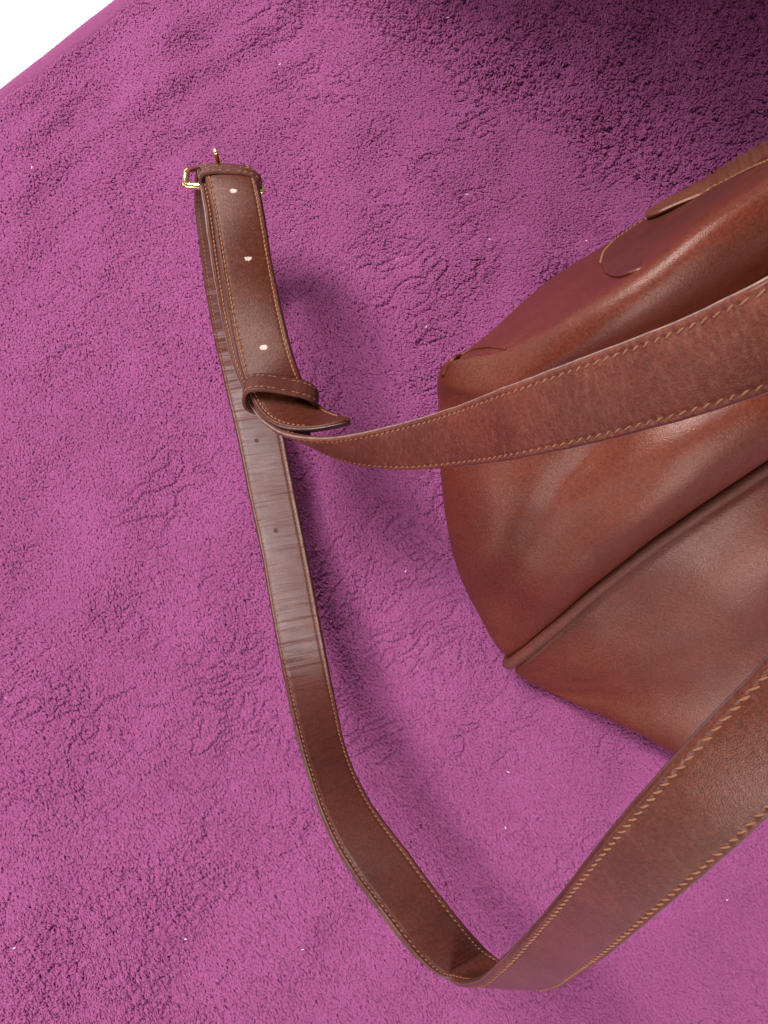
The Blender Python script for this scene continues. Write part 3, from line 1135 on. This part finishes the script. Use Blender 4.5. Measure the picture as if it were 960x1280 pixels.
mesh_obj("prong", v, f, buckle, [M_BRASS])


# ------------------------------------------------------------------ flap on the back slope
def patch(name, upper, lower, lift, th, mats, parent=bag, nu_=140, nv_=36):
    up = np.array(upper, float); lo = np.array(lower, float)
    tu_ = chord(up); tl_ = chord(lo)
    U_ = spline(tu_, up, np.linspace(0, tu_[-1], nu_)); L_ = spline(tl_, lo, np.linspace(0, tl_[-1], nu_))
    grid = np.zeros((nu_, nv_, 3)); gn = np.zeros((nu_, nv_, 3))
    for i in range(nu_):
        for j in range(nv_):
            q = U_[i] + (L_[i] - U_[i]) * j / (nv_ - 1)
            h, n_ = hit(q[0], q[1])
            if h is None:
                h, n_ = grid[i, j - 1] if j else grid[i - 1, j], gn[i, j - 1] if j else gn[i - 1, j]
            grid[i, j] = h; gn[i, j] = n_
    for _ in range(4):
        gn[1:-1] = (gn[:-2] + gn[1:-1] + gn[2:]) / 3
        gn /= np.linalg.norm(gn, axis=2)[..., None] + 1e-9
    J = np.linspace(0, 1, nv_)[None, :]; I = np.arange(nu_)[:, None]
    fade = 1 - np.clip((J - 0.45) / 0.5, 0, 1) * np.clip((I / (nu_ - 1.0) - 0.12) / 0.13, 0, 1) * 1.7
    lift = (lift * fade)[..., None]
    top_ = grid + gn * lift; bot_ = grid + gn * (lift - th)
    V = np.concatenate([top_.reshape(-1, 3), bot_.reshape(-1, 3)])
    h_ = nu_ * nv_
    F = []; FM = []
    for i in range(nu_ - 1):
        for j in range(nv_ - 1):
            a_ = i * nv_ + j
            F.append((a_, a_ + nv_, a_ + nv_ + 1, a_ + 1)); FM.append(0)
            F.append((a_ + h_, a_ + 1 + h_, a_ + nv_ + 1 + h_, a_ + nv_ + h_)); FM.append(0)
    for i in range(nu_ - 1):
        a_ = i * nv_; F.append((a_, a_ + h_, a_ + nv_ + h_, a_ + nv_)); FM.append(1)
        a_ = i * nv_ + nv_ - 1; F.append((a_, a_ + nv_, a_ + nv_ + h_, a_ + h_)); FM.append(1)
    for j in range(nv_ - 1):
        a_ = j; F.append((a_, a_ + 1, a_ + 1 + h_, a_ + h_)); FM.append(2)
    return bobj(name, V, F, mats, parent, fm=FM), top_, gn


upper = [(752, 331), (755, 318), (764, 306), (786, 289), (815, 271), (848, 254), (880, 242), (925, 221), (968, 203)]
lower = [(757, 342), (766, 347), (778, 347), (792, 341), (818, 320), (842, 300), (872, 276), (925, 237), (968, 210)]
flap, ft, fn = patch("flap", upper, lower, 0.0017, 0.0018, [M_FLAP, M_TAB, M_DARKTRIM])
# stitching just inside the edge of the flap
line = [ft[i, 2] + fn[i, 2] * 0.0002 for i in range(0, 140)]
end = [ft[0, j] for j in range(1, 10)]
ln_ = np.array(line)
cs = chord(ln_)
ms = []
for s in np.arange(0.0, cs[-1], 0.0036):
    c = np.array([np.interp(s, cs, ln_[:, k]) for k in range(3)])
    c2 = np.array([np.interp(s + 0.001, cs, ln_[:, k]) for k in range(3)])
    x = c2 - c
    if np.linalg.norm(x) < 1e-9: continue
    x /= np.linalg.norm(x)
    nn_ = fn[min(139, int(s / cs[-1] * 139)), 2]
    y = np.cross(nn_, x); y /= np.linalg.norm(y); z_ = np.cross(x, y)
    l_, w_ = 0.0030, 0.0034
    ms.append(Matrix(((x[0] * l_, y[0] * w_, z_[0] * w_, c[0]), (x[1] * l_, y[1] * w_, z_[1] * w_, c[1]), (x[2] * l_, y[2] * w_, z_[2] * w_, c[2]), (0, 0, 0, 1))))
add_stitches(ms, flap, False)

# ribbed tab along the back outline; its tan also paints a fold highlight
ST = [((808, 272, 0.075), (812, 266, 0.05)), ((820, 268, 0.085), (826, 254, 0.06)), ((845, 256, 0.09), (848, 243, 0.065)), ((880, 243, 0.098), (880, 226, 0.07)),
      ((920, 224, 0.105), (915, 203, 0.078)), ((968, 204, 0.115), (958, 178, 0.085)), ((1060, 160, 0.12), (1040, 130, 0.09))]
rbT = Ribbon(ST, 200, flip=1)
i_ = 90
if np.dot(rbT.n[i_], CAM - rbT.M[i_]) < 0: rbT = Ribbon(ST, 200, flip=-1)
amp = np.clip((rbT.s - 0.03) / 0.01, 0, 1) * 0.0007
rbT.M = rbT.M + rbT.n * (amp * np.sin(rbT.s / 0.0062 * 2 * math.pi))[:, None]
ribbon_mesh("ribbed_tab", rbT, 0.003, [M_TAB, M_TAB, M_TAB], bag, crown=0.0012, groove=0.0)

# ------------------------------------------------------------------ lint on the towel
specks = [(40, 209), (350, 80), (533, 408), (507, 714), (635, 965), (632, 1035), (232, 1174), (378, 1187), (560, 22), (584, 243), (612, 299), (18, 1185), (909, 1125), (733, 301), (446, 523)]
WHERE = ['left of the buckle near the left border', 'near the top border above the buckle', 'between the holed strap and the bag end', 'inside the strap loop, left of the bag',
         'inside the strap loop, below the piped seam', 'lowest one inside the strap loop', 'at the bottom, left of the strap turn', 'below the left strap, nearest the strap turn',
         'at the top border by the dark corner', 'below the edge of the dark corner', 'in lit pile left of the flap', 'at the bottom left border',
         'right of the strap turn', 'by the back of the bag']
for i, (x, y) in enumerate(specks[:14]):
    xy = P(x, y, 0.002)
    zz = float(towel_h(np.array(xy[0]), np.array(xy[1]))) + 0.004
    c = P(x, y, zz)
    bm = bmesh.new()
    bmesh.ops.create_icosphere(bm, subdivisions=1, radius=0.00055)
    r = random.Random(i)
    for v_ in bm.verts:
        v_.co = Vector((v_.co.x * r.uniform(0.9, 2.6), v_.co.y * r.uniform(0.4, 0.9), v_.co.z * 0.6))
    me = bpy.data.meshes.new("lint_speck")
    bm.to_mesh(me); bm.free()
    o = link("lint_speck", me, None, [M_LINT])
    o.location = c
    o.rotation_euler = (0, 0, r.uniform(0, 3))
    o['label'] = 'tiny white lint speck on the magenta pile, ' + WHERE[i]
    o['category'] = 'lint'
    o['group'] = 'lint specks on the towel'

# ------------------------------------------------------------------ unseen upright board added past the top edge to shade the corner
Q0 = P(480, 20, 0); Q0[2] = 0
pe = BOARD
pn = np.array([-LDIR[1], LDIR[0], 0.0])
bmx = bmesh.new()
bmesh.ops.create_cube(bmx, size=1)
for v_ in bmx.verts:
    v_.co = Vector((v_.co.x * 0.5, v_.co.y * 0.018, v_.co.z * 1.3 + 0.65))
bmesh.ops.bevel(bmx, geom=bmx.edges[:], offset=0.002, segments=2, affect='EDGES')
me = bpy.data.meshes.new("added_shade_board"); bmx.to_mesh(me); bmx.free()
bo = link("added_shade_board", me, None, [M_SHADE_BOARD])
bc = pe + pn * 0.25
bo.location = (bc[0], bc[1], 0.0)
bo.rotation_euler = (0, 0, math.atan2(pn[1], pn[0]))
bo['label'] = 'plain upright board, out of view, added beyond the towel to shade its upper right corner'
bo['category'] = 'board'
